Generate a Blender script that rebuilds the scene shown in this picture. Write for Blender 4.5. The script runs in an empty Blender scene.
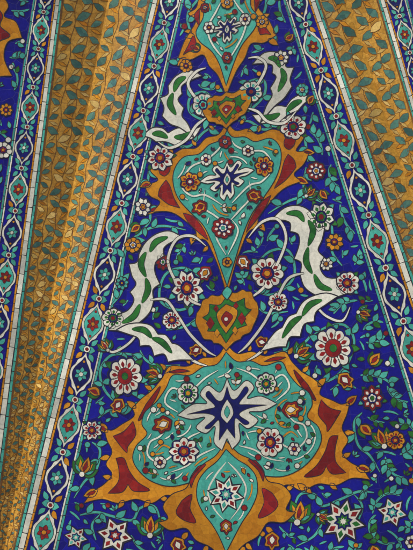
import bpy, math, random
import numpy as np
from mathutils import Vector, Matrix
from mathutils.geometry import tessellate_polygon
random.seed(7)
S=0.01; D=9.0
TILT=math.radians(24)
CZ=5.5
# ------------------------------------------------------------ frame
up=Vector((0,-math.sin(TILT),math.cos(TILT)))
nn=Vector((0,-math.cos(TILT),-math.sin(TILT)))
M=Matrix(((1,up.x,nn.x,0),(0,up.y,nn.y,0),(0,up.z,nn.z,CZ),(0,0,0,1)))
# ------------------------------------------------------------ materials
MATS={};ORDER=[]
def tile_mat(name,col,col2=None,scale=13,grout=0.6,rough=0.13,var=0.13,groutcol=(0.05,0.05,0.06),gw=0.02,spec=0.55,bump=0.3):
    m=bpy.data.materials.new(name);m.use_nodes=True
    nt=m.node_tree;N=nt.nodes;L=nt.links
    b=N['Principled BSDF']
    tc=N.new('ShaderNodeTexCoord')
    nz=N.new('ShaderNodeTexNoise');nz.noise_dimensions='2D';nz.inputs['Scale'].default_value=7;nz.inputs['Detail'].default_value=1
    L.new(tc.outputs['Object'],nz.inputs['Vector'])
    ad=N.new('ShaderNodeVectorMath');ad.operation='MULTIPLY_ADD'
    L.new(nz.outputs['Color'],ad.inputs[0]);ad.inputs[1].default_value=(0.04,0.04,0.0);L.new(tc.outputs['Object'],ad.inputs[2])
    v=N.new('ShaderNodeTexVoronoi');v.voronoi_dimensions='2D';v.inputs['Scale'].default_value=scale;v.inputs['Randomness'].default_value=.7
    L.new(ad.outputs[0],v.inputs['Vector'])
    ve=N.new('ShaderNodeTexVoronoi');ve.voronoi_dimensions='2D';ve.feature='DISTANCE_TO_EDGE';ve.inputs['Scale'].default_value=scale;ve.inputs['Randomness'].default_value=.7
    L.new(ad.outputs[0],ve.inputs['Vector'])
    sep=N.new('ShaderNodeSeparateColor');L.new(v.outputs['Color'],sep.inputs[0])
    mix=N.new('ShaderNodeMix');mix.data_type='RGBA'
    L.new(sep.outputs[0],mix.inputs['Factor'])
    mix.inputs['A'].default_value=(*col,1)
    mix.inputs['B'].default_value=(*(col2 or tuple(c*0.75 for c in col)),1)
    at=N.new('ShaderNodeAttribute');at.attribute_name='tone'
    n2=N.new('ShaderNodeTexNoise');n2.noise_dimensions='2D';n2.inputs['Scale'].default_value=30;n2.inputs['Detail'].default_value=3;n2.inputs['Roughness'].default_value=0.7
    L.new(tc.outputs['Object'],n2.inputs['Vector'])
    n3=N.new('ShaderNodeTexNoise');n3.noise_dimensions='2D';n3.inputs['Scale'].default_value=.9;n3.inputs['Detail'].default_value=2
    L.new(tc.outputs['Object'],n3.inputs['Vector'])
    mr=N.new('ShaderNodeMapRange');mr.inputs['From Min'].default_value=.3;mr.inputs['From Max'].default_value=.7
    mr.inputs['To Min'].default_value=1-var;mr.inputs['To Max'].default_value=1+var
    L.new(n2.outputs['Fac'],mr.inputs['Value'])
    mr3=N.new('ShaderNodeMapRange');mr3.inputs['From Min'].default_value=.3;mr3.inputs['From Max'].default_value=.7
    mr3.inputs['To Min'].default_value=.84;mr3.inputs['To Max'].default_value=1.08
    L.new(n3.outputs['Fac'],mr3.inputs['Value'])
    m1=N.new('ShaderNodeMath');m1.operation='MULTIPLY';L.new(mr.outputs[0],m1.inputs[0]);L.new(at.outputs['Fac'],m1.inputs[1])
    m2=N.new('ShaderNodeMath');m2.operation='MULTIPLY';L.new(m1.outputs[0],m2.inputs[0]);L.new(mr3.outputs[0],m2.inputs[1])
    vm=N.new('ShaderNodeVectorMath');vm.operation='SCALE';L.new(mix.outputs['Result'],vm.inputs[0]);L.new(m2.outputs[0],vm.inputs['Scale'])
    gr=N.new('ShaderNodeMapRange');gr.inputs['From Min'].default_value=gw*.5;gr.inputs['From Max'].default_value=gw*1.6
    gr.inputs['To Min'].default_value=grout;gr.inputs['To Max'].default_value=0
    L.new(ve.outputs['Distance'],gr.inputs['Value'])
    mg=N.new('ShaderNodeMix');mg.data_type='RGBA';L.new(gr.outputs[0],mg.inputs['Factor']);L.new(vm.outputs[0],mg.inputs['A']);mg.inputs['B'].default_value=(*groutcol,1)
    L.new(mg.outputs['Result'],b.inputs['Base Color'])
    rr=N.new('ShaderNodeMapRange');rr.inputs['To Min'].default_value=rough*.6;rr.inputs['To Max'].default_value=rough*1.9
    L.new(n2.outputs['Fac'],rr.inputs['Value']);L.new(rr.outputs[0],b.inputs['Roughness'])
    b.inputs['Specular IOR Level'].default_value=spec
    bp=N.new('ShaderNodeBump');bp.inputs['Strength'].default_value=bump;bp.inputs['Distance'].default_value=0.006
    h2=N.new('ShaderNodeMath');h2.operation='MULTIPLY_ADD';h2.inputs[1].default_value=3.0
    h3=N.new('ShaderNodeMath');h3.operation='MULTIPLY';h3.inputs[1].default_value=-1.0
    L.new(gr.outputs[0],h3.inputs[0])
    L.new(nz.outputs['Fac'],h2.inputs[0]);L.new(h3.outputs[0],h2.inputs[2])
    L.new(h2.outputs[0],bp.inputs['Height']);L.new(bp.outputs[0],b.inputs['Normal'])
    MATS[name]=m;ORDER.append(name)
tile_mat('blue',(0.007,0.008,0.32),(0.004,0.004,0.17),scale=8,grout=.35,gw=.016,groutcol=(0.05,0.05,0.24))
tile_mat('navy',(0.008,0.012,0.17),(0.005,0.007,0.09),scale=14,grout=.2)
tile_mat('turq',(0.085,0.49,0.40),(0.055,0.37,0.325),scale=8,grout=.28,gw=.015,groutcol=(0.03,0.16,0.15))
tile_mat('teal',(0.03,0.26,0.23),(0.02,0.17,0.17),scale=15,grout=.3)
tile_mat('white',(0.82,0.80,0.70),(0.70,0.70,0.63),scale=11,grout=.22,gw=.015,groutcol=(0.2,0.2,0.22))
tile_mat('ochre',(0.72,0.31,0.022),(0.54,0.20,0.012),scale=11,grout=.32,gw=.016,groutcol=(0.14,0.05,0.02))
tile_mat('red',(0.34,0.018,0.018),(0.18,0.01,0.018),scale=14,grout=.3)
tile_mat('green',(0.03,0.21,0.035),(0.015,0.12,0.025),scale=16,grout=.3)
tile_mat('grout',(0.02,0.018,0.035),scale=20,grout=0,rough=.5)
tile_mat('yellow',(0.68,0.37,0.065),(0.47,0.235,0.035),scale=13,grout=.5,gw=.022,groutcol=(0.22,0.10,0.03),var=.22)
tile_mat('slate',(0.085,0.22,0.18),(0.045,0.13,0.125),scale=16,grout=.3)
tile_mat('brown',(0.24,0.10,0.035),(0.14,0.07,0.025),scale=16,grout=.3)
tile_mat('cream',(0.74,0.52,0.18),(0.6,0.40,0.11),scale=16,grout=.3)
# ------------------------------------------------------------ facets
def U(px,py,z=0.0):
    q=Vector(((px-206.5)*S,(275-py)*S,0)); C=Vector((0,0,D))
    return C+(q-C)*((D-z)/D)
class Facet:
    def __init__(s,a,b,c):
        n=(b-a).cross(c-a).normalized()
        if n.z<0:n=-n
        s.n=n;s.c=n.dot(a)
    def at(s,px,py,h=0):
        C=Vector((0,0,D));d=Vector(((px-206.5)*S,(275-py)*S,0))-C
        t=(s.c-s.n.dot(C))/s.n.dot(d)
        return C+d*t+s.n*h
F0=Facet(U(0,0),U(100,0),U(0,100))
OX,OY=80,60
class Group:
    def __init__(s,facet,base=0.0):
        s.f=facet;s.V=[];s.F=[];s.Mi=[];s.T=[];s.cnt=0;s.base=base
        s.occ=np.zeros((680,580),bool);s.occT=np.zeros((680,580),bool);s.mark=True
    def h(s,layer):
        s.cnt+=1
        return s.base+layer*0.0014+(s.cnt%40)*0.00003
    def raster(s,pts,grid,val=True):
        P=np.array([(p[0]+OX,p[1]+OY) for p in pts])
        x0,y0=np.floor(P.min(0)).astype(int)-1;x1,y1=np.ceil(P.max(0)).astype(int)+1
        x0=max(x0,0);y0=max(y0,0);x1=min(x1,579);y1=min(y1,679)
        if x1<=x0 or y1<=y0:return
        X,Y=np.meshgrid(np.arange(x0,x1)+.5,np.arange(y0,y1)+.5)
        ins=np.zeros(X.shape,bool);j=len(P)-1
        for i in range(len(P)):
            xi,yi=P[i];xj,yj=P[j]
            if yi!=yj:
                ins^=((yi>Y)!=(yj>Y))&(X<(xj-xi)*(Y-yi)/(yj-yi)+xi)
            j=i
        grid[y0:y1,x0:x1][ins]=val
        if val:
            for x,y in P:
                if 0<=x<579 and 0<=y<679:grid[int(y),int(x)]=True
    def _mark(s,pts,layer):
        if not s.mark:return
        s.raster(pts,s.occ)
        if layer>=7.9:s.raster(pts,s.occT)
    def poly(s,pts,mat,layer,line=0.9,tone=None,mark=True,linemat='grout'):
        h=s.h(layer);b=len(s.V)
        tone=tone or random.uniform(.80,1.12)
        vs=[s.f.at(x,y,h) for x,y in pts]
        tr=tessellate_polygon([[Vector((x,y,0)) for x,y in pts]])
        s.V+=vs
        for t in tr:
            a,c,d=t
            if (vs[c]-vs[a]).cross(vs[d]-vs[a]).dot(s.f.n)<0:c,d=d,c
            s.F.append((b+a,b+c,b+d));s.Mi.append(mat);s.T.append(tone)
        if mark:s._mark(pts,layer)
        if line:s.ribbon(pts,[line]*len(pts),linemat,layer+.5,closed=True,mark=False)
    def ribbon(s,pts,w,mat,layer,closed=False,mark=True,tone=None):
        h=s.h(layer);n=len(pts);Lp=[];Rp=[]
        for i in range(n):
            if closed:a=pts[i-1];c=pts[(i+1)%n]
            else:a=pts[max(i-1,0)];c=pts[min(i+1,n-1)]
            p=pts[i]
            d1=Vector((p[0]-a[0],p[1]-a[1]));d2=Vector((c[0]-p[0],c[1]-p[1]))
            if d1.length>1e-6:d1.normalize()
            if d2.length>1e-6:d2.normalize()
            t=d1+d2
            if t.length<1e-3:t=Vector((-d1.y,d1.x))
            t.normalize()
            n_=Vector((-t.y,t.x));hw=w[i]/2
            Lp.append((p[0]+n_.x*hw,p[1]+n_.y*hw));Rp.append((p[0]-n_.x*hw,p[1]-n_.y*hw))
        b=len(s.V);s.V+=[s.f.at(x,y,h) for x,y in Lp]+[s.f.at(x,y,h) for x,y in Rp]
        tone=tone or random.uniform(.85,1.12)
        m=n if closed else n-1
        for i in range(m):
            j=(i+1)%n
            f=(b+i,b+j,b+n+j,b+n+i)
            nr=(s.V[f[1]]-s.V[f[0]]).cross(s.V[f[3]]-s.V[f[0]])
            if nr.dot(s.f.n)<0:f=f[::-1]
            s.F.append(f);s.Mi.append(mat);s.T.append(tone)
        if mark:s._mark(Lp+Rp[::-1],layer)
    def stroke(s,pts,w,mat,layer,line=1.0,edge='grout',mark=True,tone=None,taper=True):
        P=smooth([tuple(p) for p in pts],False,6);n=len(P)
        W=list(np.interp(np.linspace(0,1,n),np.linspace(0,1,len(w)),w)) if hasattr(w,'__len__') else [w]*n
        if taper:W=[x*min(1,.35+i*.16,.2+(n-1-i)*.13) for i,x in enumerate(W)]
        s.ribbon(P,[x+2*line*.6 for x in W],edge,layer,mark=mark)
        s.ribbon(P,list(W),mat,layer+.5,mark=False,tone=tone)
        return P
    def build(s,name,parent):
        me=bpy.data.meshes.new(name);me.from_pydata([tuple(v) for v in s.V],[],s.F)
        for k in ORDER:me.materials.append(MATS[k])
        for p,mi in zip(me.polygons,s.Mi):p.material_index=ORDER.index(mi)
        a=me.attributes.new('tone','FLOAT','FACE')
        a.data.foreach_set('value',s.T)
        o=bpy.data.objects.new(name,me);bpy.context.collection.objects.link(o);o.parent=parent
        return o
def smooth(pts,closed=True,sub=6):
    n=len(pts);out=[]
    P=[(p[0],p[1]) for p in pts];C=[len(p)>2 for p in pts]
    rng=range(n) if closed else range(n-1)
    for i in rng:
        p1=P[i];p2=P[(i+1)%n]
        p0=P[i-1] if (closed or i>0) else p1
        p3=P[(i+2)%n] if (closed or i+2<n) else p2
        if C[i]:p0=p1
        if C[(i+1)%n]:p3=p2
        for k in range(sub):
            t=k/sub
            out.append(tuple(.5*((2*b)+(-a+c)*t+(2*a-5*b+4*c-d)*t*t+(-a+3*b-3*c+d)*t**3) for a,b,c,d in zip(p0,p1,p2,p3)))
    if not closed:out.append(P[-1])
    return out
def kk(y):return float(np.interp(y,[100,280,360,440,530],[.23,.19,.13,.11,.07]))
AX=227
def mir(p):
    x,y=p[0],p[1];q=(2*AX-x,y-kk(y)*2*(AX-x))
    return q+tuple(p[2:])
def sym(left):
    R=[mir(p) for p in left if abs(p[0]-AX)>1.5]
    return smooth(left+R[::-1],True,5)
# ------------------------------------------------------------ motifs
def rot(pts,x,y,a,sc=1):
    c,s_=math.cos(a),math.sin(a)
    return [(x+sc*(p[0]*c-p[1]*s_),y+sc*(p[0]*s_+p[1]*c))+tuple(p[2:]) for p in pts]
def leaf(g,x,y,l,a,mat='turq',layer=2,inner=None,w=.42,mark=True,line=.8):
    bend=random.uniform(-.12,.12)*l
    pts=[(0,0,1),(l*.3,-l*w*.45+bend*.5),(l*.65,-l*w*.38+bend*.6),(l,0.0,1),(l*.62,l*w*.5+bend*.6),(l*.25,l*w*.5+bend*.4)]
    g.poly(smooth(rot(pts,x,y,a),True,4),mat,layer,line=line,mark=mark)
    if inner:
        q=[(l*.15,0,1),(l*.4,-l*w*.2+bend*.4),(l*.8,0,1),(l*.45,l*w*.25+bend*.4)]
        g.poly(smooth(rot(q,x,y,a),True,3),inner,layer+1.2,line=0.4,mark=False)
def rosette(g,x,y,r,n=8,pet='white',inn='red',cen='ochre',ring='navy',layer=3,bg='navy',sep=None):
    a0=random.uniform(0,6.28)
    jit=[random.uniform(.92,1.07) for _ in range(n)]
    pointed=random.random()<.4
    sx=random.uniform(.93,1.05)
    def T(P):return [(x+(p[0]-x)*sx,y+(p[1]-y)/sx)+tuple(p[2:]) for p in P]
    def disc(rad,k=0.0,nn_=n,ph=0):
        m=max(20,nn_*6)
        return T([(x+rad*(1-k*(1-abs(math.sin(nn_*t/2+ph))))*math.cos(t+a0),y+rad*(1-k*(1-abs(math.sin(nn_*t/2+ph))))*math.sin(t+a0)) for t in [2*math.pi*i/m for i in range(m)]])
    if sep:
        for i in range(sep):
            a=a0+6.283*i/sep;leaf(g,x+r*.8*math.cos(a),y+r*.8*math.sin(a),r*.62,a,'green' if i%2 else 'turq',layer-.8,w=.6)
    g.poly(disc(r*1.12,.14),bg,layer,line=.7)
    for i in range(n):
        a=a0+2*math.pi*(i+.5)/n;w=r*math.tan(math.pi/n)*.92;j=jit[i]
        if pointed:P=[(r*.25,0,1),(r*.6*j,-w*.72),(r*.85*j,-w*.7),(r*1.12*j,0,1),(r*.85*j,w*.7),(r*.6*j,w*.72)]
        else:P=[(r*.25,0,1),(r*.65*j,-w*.75),(r*.88*j,-w*.85),(r*1.03*j,-w*.3),(r*1.03*j,w*.3),(r*.88*j,w*.85),(r*.65*j,w*.75)]
        g.poly(smooth(T(rot(P,x,y,a)),True,3),pet,layer+1,line=.5,mark=False)
        if r>8:
            P=[(r*.45,0,1),(r*.66,-w*.36),(r*.84,0,1),(r*.66,w*.36)]
            g.poly(smooth(T(rot(P,x,y,a)),True,3),inn,layer+2,line=0,mark=False)
    g.poly(disc(r*.46),ring,layer+2.6,line=.5,mark=False)
    g.poly(disc(r*.36,.25,5),inn,layer+3.4,line=0,mark=False)
    g.poly(disc(r*.2),cen,layer+4.2,line=.4,mark=False)
def star(g,x,y,r,n=6,layer=3,a0=.2,c1='white',c2='turq',c3='red'):
    def st(r1,r2,b=0):return [(x+(r1 if i%2==0 else r2)*math.cos(a0+b+math.pi*i/n),y+(r1 if i%2==0 else r2)*math.sin(a0+b+math.pi*i/n)) for i in range(2*n)]
    g.poly(st(r*1.15,r*.72),'grout',layer,line=0)
    g.poly(st(r*1.03,r*.6),c1,layer+1,line=.5)
    for i in range(n):
        a=a0+2*math.pi*i/n
        g.poly(rot([(r*.42,0),(r*.62,-r*.13),(r*.84,0),(r*.62,r*.13)],x,y,a),c3 if i%2 else c2,layer+2,line=0,mark=False)
    g.poly(st(r*.46,r*.3,math.pi/n),'navy',layer+2.4,line=.4,mark=False)
    g.poly(st(r*.33,r*.2,math.pi/n),c2,layer+3.2,line=0,mark=False)
    g.poly(st(r*.17,r*.1),c1,layer+4,line=0,mark=False)
def palmette(g,x,y,r,a,o='white',i_='red',c='ochre',layer=3,n=5):
    pts=[(-r*.9,0,1)]
    for k in range(n):
        t=-2.0+4.0*k/(n-1)
        rr=r*(1.15-.18*abs(t)/2)
        pts.append((rr*math.cos(t)*.95,rr*math.sin(t)*.8))
        if k<n-1:
            t2=t+2.0/(n-1);pts.append((r*.72*math.cos(t2),r*.62*math.sin(t2),1))
    sc=lambda f:[(p[0]*f,p[1]*f)+tuple(p[2:]) for p in pts]
    g.poly(smooth(rot(sc(1.0),x,y,a),True,3),o,layer,line=.9)
    g.poly(smooth(rot(sc(.68),x,y,a),True,3),i_,layer+1.2,line=.5,mark=False)
    g.poly(smooth(rot([(-r*.45,0,1),(-r*.05,-r*.28),(r*.42,0,1),(-r*.05,r*.28)],x,y,a),True,4),c,layer+2.2,line=.5,mark=False)
def lily(g,x,y,r,a,layer=3,c1='green',c2='ochre'):
    for t,l in((-.95,1.0),(.95,1.0),(-.45,1.15),(.45,1.15)):
        leaf(g,x,y,r*l,a+t,c1,layer+(0 if abs(t)>.6 else 1),inner=c2 if abs(t)<.6 else 'turq',w=.5)
    leaf(g,x,y,r*1.1,a,'ochre',layer+2.5,inner='red',w=.45)
    q=r*.17
    g.poly([(x+q*math.cos(t),y+q*math.sin(t)) for t in [i*.785 for i in range(8)]],'white',layer+4,line=.5,mark=False)
def bud(g,x,y,r,a,layer=3,c='ochre',c2='red'):
    leaf(g,x,y,r*1.2,a-.5,'green',layer,w=.5);leaf(g,x,y,r*1.2,a+.5,'green',layer,w=.5)
    leaf(g,x,y,r*1.3,a,c,layer+1.3,inner=c2,w=.6)
def vine(g,pts,mat='turq',w=2.0,layer=1,leaves=0,ll=9,lmat=None):
    P=g.stroke(pts,w,mat,layer)
    if leaves:
        n=len(P)
        for k in range(leaves):
            i=int((k+.7)/(leaves+.4)*(n-1));i=min(max(i,1),n-2)
            dx,dy=P[i+1][0]-P[i-1][0],P[i+1][1]-P[i-1][1];a=math.atan2(dy,dx)
            sd=1 if k%2 else -1
            leaf(g,P[i][0],P[i][1],ll*random.uniform(.85,1.2),a+sd*.85,lmat or mat,layer+1,w=.5)
    return P
def clear(g,x,y,r):
    i,j=int(y+OY),int(x+OX);r=int(math.ceil(r))
    if i-r<0 or j-r<0 or i+r>=680 or j+r>=580:return False
    return not g.occ[i-r:i+r+1,j-r:j+r+1].any()
def grow(g,n,inside,step=2.6,rnd=random,mats=('turq',),lo=1,w=1.9,leafs=('turq','turq','turq','turq','green'),lmin=6.5,lmax=10.,edge='grout',c0=3,dots=('ochre','white','red','turq')):
    for _ in range(n):
        x,y=rnd.uniform(-20,433),rnd.uniform(-25,575)
        if not inside(x,y,3) or not clear(g,x,y,c0):continue
        best=None
        for tr in range(5):
            a=rnd.uniform(0,6.28);c=rnd.choice([-1,1])*rnd.uniform(.04,.14)
            xx,yy=x,y;P=[(x,y)]
            for k in range(26):
                a+=c;c*=1.05
                x2,y2=xx+step*math.cos(a),yy+step*math.sin(a)
                if not inside(x2,y2,2.) or not clear(g,x2+1.5*math.cos(a),y2+1.5*math.sin(a),1):break
                xx,yy=x2,y2;P.append((xx,yy))
                if abs(c)>.5:break
            if best is None or len(P)>len(best):best=P
        P=best
        if len(P)<4:continue
        mat=rnd.choice(mats)
        g.stroke(P[::2]+([P[-1]] if len(P)%2==0 else []),w,mat,lo,line=.8,edge=edge)
        for i in range(1,len(P)-1,2):
            aa=math.atan2(P[i+1][1]-P[i][1],P[i+1][0]-P[i][0])
            for sd in(-1,1):
                l=rnd.uniform(lmin,lmax);b=aa+sd*.85
                if all(inside(P[i][0]+l*f*math.cos(b),P[i][1]+l*f*math.sin(b),1.5) and clear(g,P[i][0]+l*f*math.cos(b),P[i][1]+l*f*math.sin(b),1) for f in(.6,.95)):
                    leaf(g,P[i][0],P[i][1],l,b,rnd.choice(leafs),lo+1,w=.55,line=.7)
        e=P[-1]
        if rnd.random()<.4:
            r=rnd.uniform(2.2,3.2)
            g.poly([(e[0]+r*math.cos(t),e[1]+r*math.sin(t)) for t in [i*.7854 for i in range(8)]],rnd.choice(dots),lo+2,line=.8)
def fill(g,n,inside,rnd=random,rmin=3,lo=2,cols=('turq','turq','turq','green'),big=True,lmin=6,lmax=9):
    for _ in range(n):
        x,y=rnd.uniform(-20,433),rnd.uniform(-25,575)
        if not inside(x,y,4):continue
        k=rnd.random()
        if big and k<.3 and clear(g,x,y,8):
            rosette(g,x,y,6,6,rnd.choice(['white','turq','ochre']),'red','ochre',layer=lo+1)
        elif big and k<.5 and clear(g,x,y,7):
            bud(g,x,y,6,rnd.uniform(0,6.28),lo,rnd.choice(['ochre','white','ochre']))
        elif clear(g,x,y,rmin):
            a=rnd.uniform(0,6.28);l=rnd.uniform(lmin,lmax)
            if not clear(g,x+l*.5*math.cos(a),y+l*.5*math.sin(a),1) or not clear(g,x-l*.4*math.cos(a),y-l*.4*math.sin(a),1):continue
            if k<.65:
                leaf(g,x-l*.45*math.cos(a),y-l*.45*math.sin(a),l,a,rnd.choice(cols),lo,w=.5,line=.7)
            else:
                cc=rnd.choice(cols)
                for t in(-.75,.0,.75):leaf(g,x-l*.35*math.cos(a),y-l*.35*math.sin(a),l*.8,a+t,cc,lo,w=.4,line=.6)
# ------------------------------------------------------------ lines of the layout
def line(x0,x1,y1=550.):return lambda y:x0+(x1-x0)*y/y1
B2L=line(150,14);B2R=line(184,58)
YLL=line(62,-8);YF=line(108,4)
B1L=line(33,-52)
RBL=line(283,283+.317*550);RBR=line(318,318+.345*550)
RYF=line(349,349+.32*550);RYR=line(378,378+.295*550)
R2R=line(408,408+.26*550)
Y0,Y1=-45,595
fold_t=U(108,0,-.30);
FYR=Facet(U(150,0),U(14,550),fold_t)
FYL=Facet(FYR.at(YF(0),0),FYR.at(YF(550),550),U(62,0,-.03))
FB1=Facet(FYL.at(YLL(0),0),FYL.at(YLL(550),550),U(0,0,.12))
FRL=Facet(U(RBR(0),0),U(RBR(280),280),U(349,0,-.2))
FRR=Facet(FRL.at(RYF(0),0),FRL.at(RYF(280),280),U(378,0,-.02))
FR2=Facet(FRR.at(RYR(0),0),FRR.at(RYR(280),280),U(413,0,.1))
def empty(name):
    e=bpy.data.objects.new(name,None);bpy.context.collection.objects.link(e);e.matrix_world=M;return e
def quadstrip(g,L,R,mat,layer,y0=Y0,y1=Y1,tone=1):
    n=24;ys=[y0+(y1-y0)*i/n for i in range(n+1)]
    P=[(L(y),y) for y in ys]+[(R(y),y) for y in ys[::-1]]
    g.poly(P,mat,layer,line=0,tone=tone,mark=False)
# ============================================================ BORDER BANDS
def band(name,facet,L,R,flip=False,seed=1):
    rnd=random.Random(seed)
    g=Group(facet,.002);g.mark=False
    e=empty(name)
    def E(t,y):
        if flip:t=1-t
        sl=((L(300)+R(300))-(L(0)+R(0)))/600
        w=R(y)-L(y);y2=y-(t-.5)*w*sl
        return ((1-t)*L(y2)+t*R(y2),y2)
    quadstrip(g,lambda y:L(y)+.2,lambda y:R(y)-.2,'grout',0)
    def course(t0,t1,mat,ln,layer=1,gap=.7):
        y=Y0
        while y<Y1:
            l=ln*rnd.uniform(.8,1.2);k=rnd.uniform(-.006,.006)
            g.poly([E(t0+k,y),E(t1+k,y+rnd.uniform(-.3,.3)),E(t1+k,y+l-gap),E(t0+k,y+l-gap)],mat,layer,line=0,tone=rnd.uniform(.7,1.15))
            y+=l
    course(.015,.075,'turq',11)
    course(.095,.215,'white',17)
    course(.23,.275,'ochre',9)
    course(.29,.87,'blue',60)
    course(.885,.92,'white',15)
    course(.935,.985,'turq',11)
    y=Y0+4;i=0;c=.58
    def dot(p,r,m,l,line=.3,n=6):
        g.poly([(p[0]+r*math.cos(6.283*j/n),p[1]+r*math.sin(6.283*j/n)) for j in range(n)],m,l,line=line)
    while y<Y1:
        w=R(y)-L(y);hh=w*.56
        jx,jy=rnd.uniform(-.008,.008),rnd.uniform(-.02,.02)
        def q(a,b):return E(c+a+jx,y+(b+jy)*hh)
        if i%2==0:
            P=[q(0,-.98)+(1,),q(.06,-.74),q(.16,-.6),q(.2,-.4),q(.275,-.2),q(.285,.0),q(.275,.2),q(.2,.4),q(.16,.6),q(.06,.74),q(0,.98)+(1,),q(-.06,.74),q(-.16,.6),q(-.2,.4),q(-.275,.2),q(-.285,0),q(-.275,-.2),q(-.2,-.4),q(-.16,-.6),q(-.06,-.74)]
            g.poly(smooth(P,True,3),'white',2,line=.5,tone=rnd.uniform(.85,1.08))
            P2=[]
            for a_,b_ in [(0,-.76),(.07,-.54),(.13,-.4),(.2,-.2),(.225,0),(.2,.2),(.13,.4),(.07,.54),(0,.76),(-.07,.54),(-.13,.4),(-.2,.2),(-.225,0),(-.2,-.2),(-.13,-.4),(-.07,-.54)]:
                P2.append(q(a_,b_)+((1,) if a_==0 else ()))
            g.poly(smooth(P2,True,3),'turq' if i%4==0 else 'navy',3.2,line=.5,tone=rnd.uniform(.85,1.1))
            A='red' if i%4==0 else 'turq'
            a00=rnd.uniform(.3,.7)
            for k in range(6):
                a=k*math.pi/3+a00
                p0=q(.03*math.cos(a),.06*math.sin(a));p1=q(.17*math.cos(a),.32*math.sin(a))
                leaf(g,p0[0],p0[1],math.hypot(p1[0]-p0[0],p1[1]-p0[1]),math.atan2(p1[1]-p0[1],p1[0]-p0[0]),A,4,w=.7,line=.4)
            dot(q(0,0),w*.055,'ochre' if i%4==0 else 'white',5.2,.4,8)
            for b in(-.55,.55):dot(q(0,b),w*.035,'red' if i%4==0 else 'ochre',4.4)
        else:
            for a,b in((-.22,0),(.22,0)):
                p0=q(0,0);p=q(a,b)
                leaf(g,p0[0],p0[1],math.hypot(p[0]-p0[0],p[1]-p0[1]),math.atan2(p[1]-p0[1],p[0]-p0[0]),'turq',2,w=.8,line=.4)
            dot(q(0,0),w*.085,'white',4,.5,8);dot(q(0,0),w*.045,'red',5,.3,6)
            for a in(-.2,.2):
                for b in(-.5,.5):
                    p0=q(a*.45,b*.35);p=q(a*1.15,b)
                    leaf(g,p0[0],p0[1],math.hypot(p[0]-p0[0],p[1]-p0[1]),math.atan2(p[1]-p0[1],p[0]-p0[0]),'turq' if rnd.random()<.7 else 'ochre',2.6,w=.5,line=.4)
        y+=hh*1.12;i+=1
    g.build('band_tiles',e)
    return e
band('mosaic_border_band',F0,B2L,B2R,False,1)
band('mosaic_border_band.001',F0,RBL,RBR,True,2)
band('mosaic_border_band.002',FB1,B1L,YLL,True,3)
band('mosaic_border_band.003',FR2,RYR,R2R,False,4)
# ============================================================ YELLOW FOLDED PANELS
def yellow(g,L,R,cols,seed,dirn,slate=.85):
    rnd=random.Random(seed)
    quadstrip(g,L,R,'yellow',0)
    row=0;y=Y0
    while y<Y1:
        w=R(y)-L(y);cw=w/cols
        rh=max(8,min(18,cw*1.1))
        for c in range(cols):
            x=L(y)+cw*(c+.5)
            if x<-25 or x>440:continue
            yy=y+((c%2)*.5)*rh
            sg=1 if (row+c)%2 else -1
            l=min(cw*1.08,18)
            P=[(-l*.52,l*.02),(-l*.22,-l*.22),(l*.16,-l*.27),(l*.5,-l*.1),(l*.34,l*.1),(l*.1,l*.27),(-l*.22,l*.19)]
            P=[(px*rnd.uniform(.92,1.08),py*sg*rnd.uniform(.9,1.1)) for px,py in P]
            an=(.62*sg+.1)*dirn
            P=rot(P,x+rnd.uniform(-.8,.8),yy+rnd.uniform(-.8,.8),an)
            if min(p[0] for p in P)<L(yy)+.6 or max(p[0] for p in P)>R(yy)-.6:
                P=rot([(p[0]-x,p[1]-yy) for p in P],x,yy,0,.75)
            g.poly(P,'slate' if rnd.random()<slate else 'cream',1,line=.5,tone=rnd.uniform(.75,1.4),linemat='brown')
            Q=rot([(-l*.4,0),(0,-l*.15),(l*.4,-l*.03),(0,l*.1)],x,yy+rh*.5,-an*.9)
            if min(p[0] for p in Q)>L(yy)+.5 and max(p[0] for p in Q)<R(yy)-.5:
                g.poly(Q,'cream' if rnd.random()<.6 else 'ochre',1,line=.45,tone=rnd.uniform(.75,1.1),linemat='brown')
        y+=rh;row+=1
    for t in [i/cols for i in range(1,cols)]:
        P=[];yy=Y0
        while yy<Y1:
            P.append((L(yy)*(1-t)+R(yy)*t+1.2*math.sin(yy*.2+t*9),yy));yy+=5
        g.ribbon(P,[.6]*len(P),'brown',.5,mark=False)
def edge(g,A,mat,w0,w1,layer):
    quadstrip(g,lambda y:A(y)+w0,lambda y:A(y)+w1,mat,layer)
e=empty('yellow_mosaic_rib')
g=Group(FYL);g.mark=False;yellow(g,YLL,YF,3,11,1);edge(g,YLL,'brown',.1,1.6,.8);g.build('fold_side',e)
g=Group(FYR);g.mark=False;yellow(g,YF,B2L,3,12,-1,.8);edge(g,B2L,'brown',-1.6,-.1,.8);g.build('fold_side',e)
e=empty('yellow_mosaic_rib.001')
g=Group(FRL);g.mark=False;yellow(g,RBR,RYF,2,13,1,.9);edge(g,RBR,'brown',.1,1.6,.8);g.build('fold_side',e)
g=Group(FRR);g.mark=False;yellow(g,RYF,RYR,2,14,-1,.9);edge(g,RYR,'brown',-1.6,-.1,.8);g.build('fold_side',e)
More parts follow.
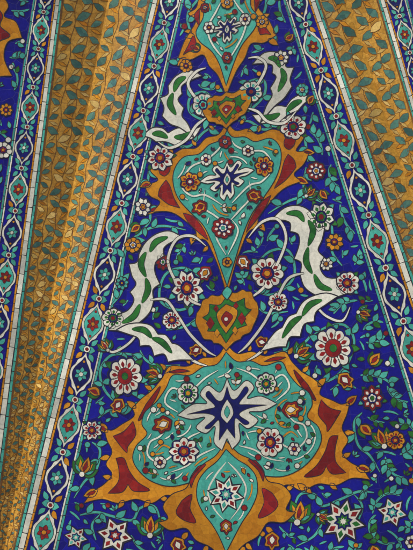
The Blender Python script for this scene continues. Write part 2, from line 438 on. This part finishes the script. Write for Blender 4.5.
# ============================================================ CENTRAL PANEL
E0=empty('floral_mosaic_panel')
g=Group(F0,.002)
TM=np.zeros((680,580),bool)
quadstrip(g,B2R,RBL,'blue',0)
insideC=lambda x,y,m:B2R(y)+m<x<RBL(y)-m
def both(fn):
    fn(lambda p:p);fn(mir)
def flames(spec):
    for x,y,l,a in spec:
        leaf(g,x,y,l,a,'ochre',2.4,inner='red' if l>12 else None,w=.5)
        q=mir((x,y));leaf(g,q[0],q[1],l,math.pi-a-.2,'ochre',2.4,inner='red' if l>12 else None,w=.5)
def reds(shapes,layer=4.2):
    for s_ in(lambda p:p,mir):
        for P in shapes:g.poly(smooth([s_(p) for p in P],True,4),'red',layer,line=.7,mark=False)
# --- top medallion
top_o=[(228,-30,1),(212,-18),(200,-4),(196,8),(188,14),(196,20),(190,32),(184,42),(178,58,1),(190,60),(203,55),(209,66),(218,76),(226,96,1)]
g.poly(sym(top_o),'ochre',3)
T=sym([(228,-25,1),(212,-12),(204,4),(203,18),(196,32),(200,42),(212,52),(220,66),(226,86,1)]);g.poly(T,'turq',4.2);g.raster(T,TM)
# --- second medallion
mo=[(229,117,1),(219,134),(206,138),(196,148),(182,149),(168,158),(158,160),(151,153,1),(150,170),(158,180),(146,186),(150,196),(160,202),(152,212,1),(170,212),(184,220),(196,232),(192,241,1),(205,240),(213,254),(220,272),(227,297,1)]
g.poly(sym(mo),'ochre',3)
reds([[(157,165,1),(168,163),(170,170),(165,176),(160,174,1)],[(166,180,1),(170,186),(174,198),(180,208,1),(168,204),(158,196,1),(160,188)],[(183,213,1),(194,217),(204,230),(208,240,1),(198,232),(188,222)],[(194,50,1),(188,52),(183,55,1),(188,46),(193,36),(196,42)],[(200,8,1),(194,16),(199,26,1)]])
flames([(160,162,13,-2.6),(152,184,13,2.9),(158,206,14,2.5),(172,155,9,-2.0),(196,146,8,-2.1),(196,234,12,2.0),(208,246,8,2.3),(214,130,7,-2.4),(186,58,12,2.4),(192,32,8,3.2),(192,10,9,-2.6)])
T=sym([(229,125,1),(222,139),(209,145),(199,154),(184,157),(175,168),(173,182),(178,198),(190,212),(203,225),(212,243),(219,263),(227,286,1)]);g.poly(T,'turq',5);g.raster(T,TM)
# --- bottom medallion
bo=[(226,343,1),(217,356),(202,358),(188,366),(170,366),(162,378),(152,390),(142,398),(132,408,1),(134,416),(122,424),(112,430),(104,428,1),(107,440),(112,452),(106,464),(112,474),(104,484),(92,492),(84,503,1),(102,499),(118,503),(136,499),(152,503),(166,495),(178,498),(196,500),(227,500,1)]
g.poly(sym(bo),'ochre',3)
reds([[(113,436,1),(124,431),(133,421,1),(136,434),(128,446),(126,452)],[(116,458,1),(124,458),(129,470),(138,482),(150,490),(134,491),(128,484,1),(122,492),(108,493,1),(118,482),(119,470)],[(146,404,1),(160,386),(156,398),(144,416),(138,420)],[(168,372,1),(180,369),(190,371,1),(176,373)]])
flames([(108,432,15,-2.6),(136,408,12,-2.5),(152,390,9,-2.6),(166,370,9,-2.3),(190,364,8,-2.2),(110,456,11,2.9),(98,490,16,2.75),(112,478,10,-2.9),(124,500,10,2.2),(150,500,10,2.3),(206,357,7,-2.2)])
T=sym([(226,352,1),(217,364),(203,367),(190,375),(173,375),(166,388),(156,402),(145,412),(142,424),(147,434),(136,446),(133,460),(142,474),(156,483),(174,486),(200,480),(227,478,1)]);g.poly(T,'turq',5);g.raster(T,TM)
OG=sym([(226,440,1),(216,455),(203,464),(192,476),(186,488),(172,494),(163,506),(168,518),(158,522,1),(170,530),(186,528),(196,540),(212,548),(226,566,1)])
g.poly(OG,'ochre',6);g.raster(OG,TM,False)
reds([[(182,500,1),(192,494),(190,508),(196,522),(184,520),(176,512)],[(198,466,1),(206,464),(196,476),(191,488,1),(190,478)]],7)
flames([(168,500,10,-2.7),(164,520,12,2.6),(188,532,11,2.2),(208,545,10,2.1)])
T=sym([(226,449,1),(217,461),(206,470),(198,482),(197,498),(203,512),(212,524),(219,536),(226,552,1)]);g.poly(T,'turq',7.6);g.raster(T,TM)
# link ornaments
def link(cx,cy,w,h):
    def f(q):return [(AX-1+(p[0])*w,cy+p[1]*h)+tuple(p[2:]) for p in q]
    g.poly(sym(f([(0,-1,1),(-.22,-.78),(-.48,-.8),(-.6,-.7,1),(-.78,-.62),(-.86,-.38),(-.98,-.2,1),(-1.02,.1),(-.92,.35),(-.86,.45,1),(-.74,.66),(-.5,.7),(-.42,.8,1),(-.2,.84),(0,1.05,1)])),'ochre',6)
    g.poly(sym(f([(0,-.75,1),(-.2,-.48),(-.55,-.5,1),(-.58,-.2),(-.78,-.05,1),(-.55,.15),(-.62,.4,1),(-.25,.45),(0,.8,1)])),'green',7,line=.7)
    for k in(-1,1):
        g.poly(rot([(0,-h*.22),(w*.14,0),(0,h*.22),(-w*.14,0)],AX-1+k*w*.52,cy-k*w*.52*.15+h*.06,0),'red',8,line=.5)
        g.poly(rot([(0,-h*.15),(w*.1,0),(0,h*.15),(-w*.1,0)],AX-1+k*w*.3,cy-k*w*.3*.15+h*.42,0),'ochre',8.3,line=.4)
        g.poly(rot([(0,-h*.13),(w*.09,0),(0,h*.13),(-w*.09,0)],AX-1+k*w*.33,cy-k*w*.33*.15-h*.4,0),'red',8.3,line=.4)
    g.poly(sym(f([(0,-.5,1),(-.3,-.2),(-.24,.12),(0,.48,1)])),'ochre',8.4,line=.7)
    g.poly(sym(f([(0,-.27,1),(-.16,-.02),(0,.26,1)])),'red',9.2,line=.5)
    g.poly([(AX-1+w*.07*math.cos(t),cy+w*.07*math.sin(t)) for t in [i*.785 for i in range(8)]],'white',10,line=.4)
link(AX,110,23,18)
link(AX,319,30,30)
g.poly(sym([(227,286,1),(222,293),(227,300,1)]),'turq',8)
def trefoil(cx,cy,s):
    def f(q):return [(AX+p[0]*s,cy+p[1]*s)+tuple(p[2:]) for p in q]
    g.poly(sym(f([(0,-34,1),(-7,-20),(-19,-27),(-27,-18),(-20,-9),(-34,-8),(-50,3,1),(-36,7),(-22,5),(-31,15),(-21,21),(-12,14),(-13,30),(-5,38,1),(0,26,1)])),'white',8)
    g.poly(sym(f([(0,-26,1),(-4,-13),(-10,-12),(-18,-21),(-21,-16),(-12,-6),(-20,-3),(-40,2,1),(-22,1),(-12,5),(-22,15),(-17,16),(-8,8),(-8,28,1),(0,16,1)])),'navy',9,line=.6)
    g.poly(sym(f([(0,-13,1),(-5,-4),(-6,4),(0,11,1)])),'white',10,line=.5)
    g.poly(sym(f([(0,-7,1),(-3,0),(0,6,1)])),'turq',10.8,line=.4)
trefoil(AX,412,1.0)
trefoil(AX,180,.55)
trefoil(AX,30,.36)
def sline(pts,mat='white',w=1.7,layer=8):
    both(lambda s_:g.stroke([s_(p) for p in pts],w,mat,layer,line=.8,edge='teal'))
sline([(222,205),(205,195),(192,196),(182,186),(190,168),(206,160),(218,150),(222,143)])
sline([(224,222),(214,215),(204,207),(205,190)])
sline([(226,255),(216,236),(222,222)])
sline([(226,62),(212,44),(208,28),(216,12),(222,0)])
sline([(178,412),(165,402),(172,388),(188,392),(205,378),(218,370)])
sline([(200,432),(188,438),(176,452),(160,462),(148,455),(150,442),(160,436),(168,426)])
sline([(215,448),(200,455),(186,466),(170,472)])
sline([(226,462),(215,476),(208,492),(214,508),(224,520)])
sline([(176,452),(164,445),(156,452)],'ochre')
def F(x,y,r,**k):rosette(g,x,y,r,layer=9,**k)
def pair(x,y,fn):
    fn(x,y);q=mir((x,y));fn(*q)
pair(190,182,lambda x,y:F(x,y,9,pet='ochre',inn='red',cen='white',n=7))
pair(184,451,lambda x,y:F(x,y,13,pet='white',inn='red',cen='ochre',n=8))
pair(188,393,lambda x,y:F(x,y,10,pet='white',inn='green',cen='ochre',n=8))
pair(160,462,lambda x,y:F(x,y,6,pet='white',inn='red',cen='ochre',n=6))
pair(206,160,lambda x,y:F(x,y,5.5,pet='white',inn='red',n=6))
pair(209,28,lambda x,y:F(x,y,5.5,pet='white',inn='red',n=6))
F(223,228,10,pet='red',inn='white',cen='turq',n=8);F(225,142,6,pet='red',inn='white',n=6);F(227,262,4.5,pet='ochre',inn='red',n=5)
F(227,58,5,pet='red',inn='white',n=6);F(227,3,6,pet='ochre',inn='white',n=6)
star(g,226,494,17,8,layer=9,c1='white',c2='turq',c3='red')
palmette(g,200,207,9,2.6,'red','ochre','red',9);q=mir((200,207));palmette(g,*q,9,.3,'red','ochre','red',9)
palmette(g,163,424,11,2.7,'red','ochre','white',9);q=mir((163,424));palmette(g,*q,11,-.1,'red','ochre','white',9)
palmette(g,226,526,8,1.5,'red','ochre','white',9)
# dense small foliage on the turquoise grounds
saved=g.occ
ER=TM.copy()
for dx,dy in((2,0),(-2,0),(0,2),(0,-2)):ER&=np.roll(np.roll(TM,dx,1),dy,0)
g.occ=(~ER)|g.occT
yes=lambda x,y,m:True
grow(g,26000,yes,step=2.3,lo=8,mats=('white','ochre','white'),w=1.3,leafs=('green','white','navy','green','white','ochre'),lmin=4.5,lmax=7.5,edge='teal',c0=2,dots=('red','ochre','white'))
fill(g,30000,yes,lo=8.5,cols=('white','green','white','red','navy'),big=False,rmin=2,lmin=4,lmax=6)
g.occ=saved
# --- big white split leaves with green hearts
def rumi(outline,hearts,layer=5):
    def do(s_):
        g.poly(smooth([s_(p) for p in outline],True,5),'white',layer,line=1.2)
        for H in hearts:
            Q=smooth([s_(p) for p in H],False,6);n=len(Q)
            f=[math.sin(math.pi*(i+.4)/(n-.2))**.75 for i in range(n)]
            g.ribbon(Q,[max(.4,6.8*v) for v in f],'grout',layer+1,mark=False)
            g.ribbon(Q,[max(.2,5.4*v) for v in f],'green',layer+1.6,mark=False)
    both(do)
rumi([(184,238,1),(170,231),(156,234),(145,243),(139,254,1),(137,262),(129,264,1),(132,276),(136,284),(130,292,1),(134,300),(128,310),(118,314,1),(116,322),(108,330,1),(126,330),(140,322),(150,312),(154,300,1),(153,290),(160,284,1),(155,272),(156,262),(164,256,1),(164,248),(172,242)],
 [[(168,237),(156,242),(150,252)],[(146,252),(141,264),(146,277)],[(146,278),(148,290),(142,303)],[(140,304),(134,316),(122,323)]],5)
rumi([(116,330,1),(128,324),(142,323),(152,326),(158,334,1),(166,335),(172,343,1),(180,346),(194,360,1),(178,360),(168,362,1),(164,354),(154,356,1),(150,346),(140,346,1),(138,338),(128,334)],
 [[(132,329),(144,330),(152,338)],[(152,338),(162,342),(172,353)]],5.4)
rumi([(202,76,1),(190,70),(176,76),(168,86,1),(168,94),(160,98,1),(164,108),(162,116,1),(170,124),(180,128),(194,138,1),(188,124),(182,116),(184,108,1),(178,100),(182,94,1),(182,86),(192,80)],
 [[(186,77),(178,82),(174,92)],[(173,93),(170,104),(176,115)]],4)
rumi([(142,136,1),(152,128),(162,128),(168,133,1),(178,128),(190,130),(202,126,1),(194,138),(182,142),(176,146,1),(166,142),(156,142,1),(150,138)],
 [[(152,134),(160,134),(168,138)],[(174,137),(183,137),(192,132)]],3)
def wv(pts,w=2.5):both(lambda s_:g.stroke([s_(p) for p in pts],w,'white',5,line=1))
wv([(204,306),(190,300),(178,285),(168,262),(176,240),(192,236),(206,246)])
wv([(150,300),(166,300),(178,316),(190,334),(206,350),(216,356)])
wv([(180,352),(196,362),(208,366)],2.4)
wv([(206,118),(196,126),(186,140),(170,148),(158,142)])
wv([(208,104),(196,98),(188,84),(196,72),(206,68)])
wv([(140,330),(128,344),(112,352),(104,342)],2.2)
# --- flowers on the blue ground
def G(x,y,r,**k):
    rosette(g,x,y,r,layer=4,**k)
pair(187,288,lambda x,y:G(x,y,15,pet='white',inn='red',cen='ochre',n=9,sep=6))
G(160,158,12,pet='white',inn='red',cen='ochre',sep=5);G(293,127,12,pet='white',inn='red',cen='green',sep=5)
G(203,105,10.5,pet='white',inn='turq',cen='red');G(251,92,10.5,pet='white',inn='turq',cen='red')
G(125,376,17,pet='white',inn='red',cen='green',n=10,ring='red',sep=7);G(333,348,19,pet='white',inn='red',cen='green',n=10,ring='red',sep=7)
G(321,217,13,pet='white',inn='green',cen='red',sep=5);G(316,171,9,pet='red',inn='white',cen='ochre')
G(347,283,11,pet='white',inn='red',sep=4);G(372,398,11,pet='red',inn='white',cen='green',sep=5);G(278,302,9,pet='white',inn='red')
G(172,320,9,pet='white',inn='red');G(113,318,10,pet='white',inn='green',cen='red')
G(92,430,9,pet='white',inn='red',sep=4);G(163,262,7,pet='red',inn='white',cen='green');G(133,245,7.5,pet='ochre',inn='white')
G(143,207,8,pet='white',inn='ochre');G(281,58,7,pet='white',inn='ochre',cen='red');G(186,66,6,pet='ochre',inn='red');G(262,22,6,pet='ochre',inn='white')
G(205,8,4.5,pet='red',inn='white');G(334,242,8,pet='ochre',inn='red');G(326,264,6,pet='white',inn='ochre')
G(302,90,6,pet='turq',inn='white');G(122,283,6,pet='turq',inn='white')
G(395,440,9,pet='ochre',inn='red')
star(g,115,535,17,6,layer=4,c2='red');star(g,343,521,21,8,layer=4,c2='green');star(g,76,537,11,6,layer=4)
star(g,392,512,14,6,layer=4)
palmette(g,205,273,9,2.2,'red','white','ochre',4);palmette(g,243,262,9,.9,'red','white','ochre',4)
palmette(g,196,350,8,2.6,'ochre','red','white',4);palmette(g,262,342,8,.2,'ochre','red','white',4)
palmette(g,178,545,10,1.2,'ochre','red','white',4);palmette(g,272,540,10,1.6,'ochre','red','white',4)
palmette(g,118,405,9,2.2,'ochre','red','white',4);palmette(g,345,380,10,.8,'ochre','red','white',4)
lily(g,150,535,18,-1.5);lily(g,297,522,20,-1.4);lily(g,82,474,17,-1.2);lily(g,384,446,17,-1.9)
lily(g,160,376,14,3.5);lily(g,296,356,15,-.6);lily(g,108,350,11,-2.2);lily(g,306,196,11,-.7)
lily(g,318,514,11,.5)
lily(g,358,312,12,.3)
bud(g,370,365,12,-.9);bud(g,100,395,11,3.6);bud(g,360,425,12,.7);bud(g,372,545,12,1.2)
bud(g,285,40,8,-.6);bud(g,200,50,8,3.5);bud(g,320,190,9,.9);bud(g,140,225,9,2.5);bud(g,308,104,8,-1)
def tv(pts,n=4,w=2.3,mat='turq'):both(lambda s_:vine(g,[s_(p) for p in pts],mat,w,1,n,11))
tv([(200,300),(180,310),(160,300),(165,275),(185,268),(203,280)],5)
tv([(112,305),(122,290),(122,270),(128,245),(146,230),(164,226),(186,230)],6)
tv([(140,376),(150,392),(140,402),(122,404),(106,392),(100,372),(110,356),(128,354),(142,358)],8)
tv([(180,365),(160,366),(146,360),(140,350)],3)
tv([(92,442),(100,450),(96,470),(84,482),(74,498)],4)
tv([(98,418),(110,410),(124,414)],3)
tv([(80,515),(96,512),(112,516),(132,520),(140,508),(156,508),(164,540)],7)
tv([(96,540),(92,525),(100,514)],2)
tv([(131,535),(140,548),(158,556)],2)
tv([(148,200),(150,220),(140,232)],3)
tv([(150,165),(148,180),(146,196)],3)
tv([(170,152),(176,146),(190,146),(204,132),(216,126)],4)
tv([(214,116),(204,120),(190,112),(190,98),(204,92),(214,100)],4)
tv([(180,66),(178,60),(184,48)],2)
tv([(200,40),(190,30),(188,14),(196,2),(206,-8)],4)
tv([(166,330),(186,326),(196,318)],2)
fill(g,250,insideC)
grow(g,3000,insideC,w=2.2,lmin=8,lmax=12,c0=4,leafs=('turq','turq','turq','turq','green'))
grow(g,9000,insideC)
fill(g,14000,insideC,big=True,rmin=3)
g.build('mosaic_tiles',E0)
# ============================================================ NEIGHBOUR PANELS
E1=empty('floral_mosaic_panel.001')
g=Group(FB1,.002);LL=lambda y:-75
quadstrip(g,LL,B1L,'blue',0)
insL=lambda x,y,m:-60<x<B1L(y)-m
g.poly(smooth([(-40,-20),(-10,-14),(8,4),(4,16),(16,22),(22,38,1),(8,42),(4,58),(12,76,1),(-6,80),(-14,110),(-40,120)],True,5),'ochre',3)
g.poly(smooth([(-40,-6),(-14,0),(2,14),(0,26),(10,36),(-4,44),(-6,64),(-20,90),(-40,100)],True,5),'red',4)
g.poly(smooth([(-40,10),(-16,10),(-8,26),(-10,50),(-24,74),(-40,80)],True,5),'turq',5)
rosette(g,3,150,8);rosette(g,6,110,6,pet='ochre')
grow(g,2500,insL);fill(g,2500,insL);g.build('mosaic_tiles',E1)
E2=empty('floral_mosaic_panel.002')
g=Group(FR2,.002);quadstrip(g,R2R,lambda y:R2R(y)+90,'blue',0)
insR=lambda x,y,m:R2R(y)+m<x<R2R(y)+50
grow(g,700,insR);fill(g,700,insR);g.build('mosaic_tiles',E2)
# ============================================================ BACKING WALL + GROUND
def simple(name,c1,c2,scale,rough=.8):
    m=bpy.data.materials.new(name);m.use_nodes=True;N=m.node_tree.nodes;L=m.node_tree.links;b=N['Principled BSDF']
    tc=N.new('ShaderNodeTexCoord');t=N.new('ShaderNodeTexBrick')
    t.inputs['Scale'].default_value=scale;t.inputs['Color1'].default_value=(*c1,1);t.inputs['Color2'].default_value=(*c2,1)
    t.inputs['Mortar'].default_value=(.12,.11,.1,1);t.inputs['Mortar Size'].default_value=.012
    L.new(tc.outputs['Object'],t.inputs['Vector']);L.new(t.outputs['Color'],b.inputs['Base Color']);b.inputs['Roughness'].default_value=rough
    return m
pave=simple('stone_paving',(.42,.39,.34),(.34,.31,.27),1.2)
br=simple('buff_brick',(.36,.25,.14),(.28,.19,.11),3)
me=bpy.data.meshes.new('courtyard_ground');me.from_pydata([(-400,-400,0),(400,-400,0),(400,400,0),(-400,400,0)],[],[(0,1,2,3)]);me.materials.append(pave)
bpy.context.collection.objects.link(bpy.data.objects.new('courtyard_ground',me))
x0,x1=-5.2,5.2
pts=[]
for (X,yl,z) in[(x0,-3.4,-.75),(x1,-3.4,-.75),(x1,3.6,-.75),(x0,3.6,-.75)]:
    pts.append(M@Vector((X,yl,z)))
b0=pts[0].copy();b1=pts[1].copy();b0.z=0;b1.z=0
back=[p+Vector((0,1.2,0)) for p in pts];bb0=b0+Vector((0,1.2,0));bb1=b1+Vector((0,1.2,0))
V=pts+[b0,b1]+back+[bb0,bb1]
Fc=[(0,1,2,3),(4,5,1,0),(3,2,8,9),(6,9,8,7),(10,6,7,11),(0,3,9,6),(1,7,8,2),(4,0,6,10),(5,11,7,1)]
me=bpy.data.meshes.new('iwan_brick_wall');me.from_pydata([tuple(v) for v in V],[],Fc);me.materials.append(br)
bpy.context.collection.objects.link(bpy.data.objects.new('iwan_brick_wall',me))
# ============================================================ LIGHT + CAMERA
w=bpy.data.worlds.new('World');bpy.context.scene.world=w;w.use_nodes=True
nt=w.node_tree;sk=nt.nodes.new('ShaderNodeTexSky');sk.sky_type='NISHITA';sk.sun_disc=False
el=math.radians(28);az=math.radians(205)
sk.sun_elevation=el;sk.sun_rotation=az
nt.links.new(sk.outputs[0],nt.nodes['Background'].inputs[0]);nt.nodes['Background'].inputs[1].default_value=.12
sd=bpy.data.lights.new('sun','SUN');sd.energy=2.2;sd.angle=math.radians(12);sd.color=(1,.95,.86)
so=bpy.data.objects.new('sun',sd);bpy.context.collection.objects.link(so)
dirv=Vector((math.sin(az)*math.cos(el),math.cos(az)*math.cos(el),math.sin(el)))
so.rotation_euler=dirv.to_track_quat('Z','Y').to_euler()
cd=bpy.data.cameras.new('camera');co=bpy.data.objects.new('camera',cd);bpy.context.collection.objects.link(co)
cd.sensor_fit='VERTICAL';cd.sensor_height=24;cd.lens=24*D/5.5;cd.clip_end=2000
co.matrix_world=M@Matrix.Translation((0,0,D))
bpy.context.scene.camera=co
sc=bpy.context.scene;sc.view_settings.view_transform='Standard';sc.view_settings.look='None';sc.view_settings.exposure=0
print('faces',sum(len(o.data.polygons) for o in bpy.data.objects if o.type=='MESH'))
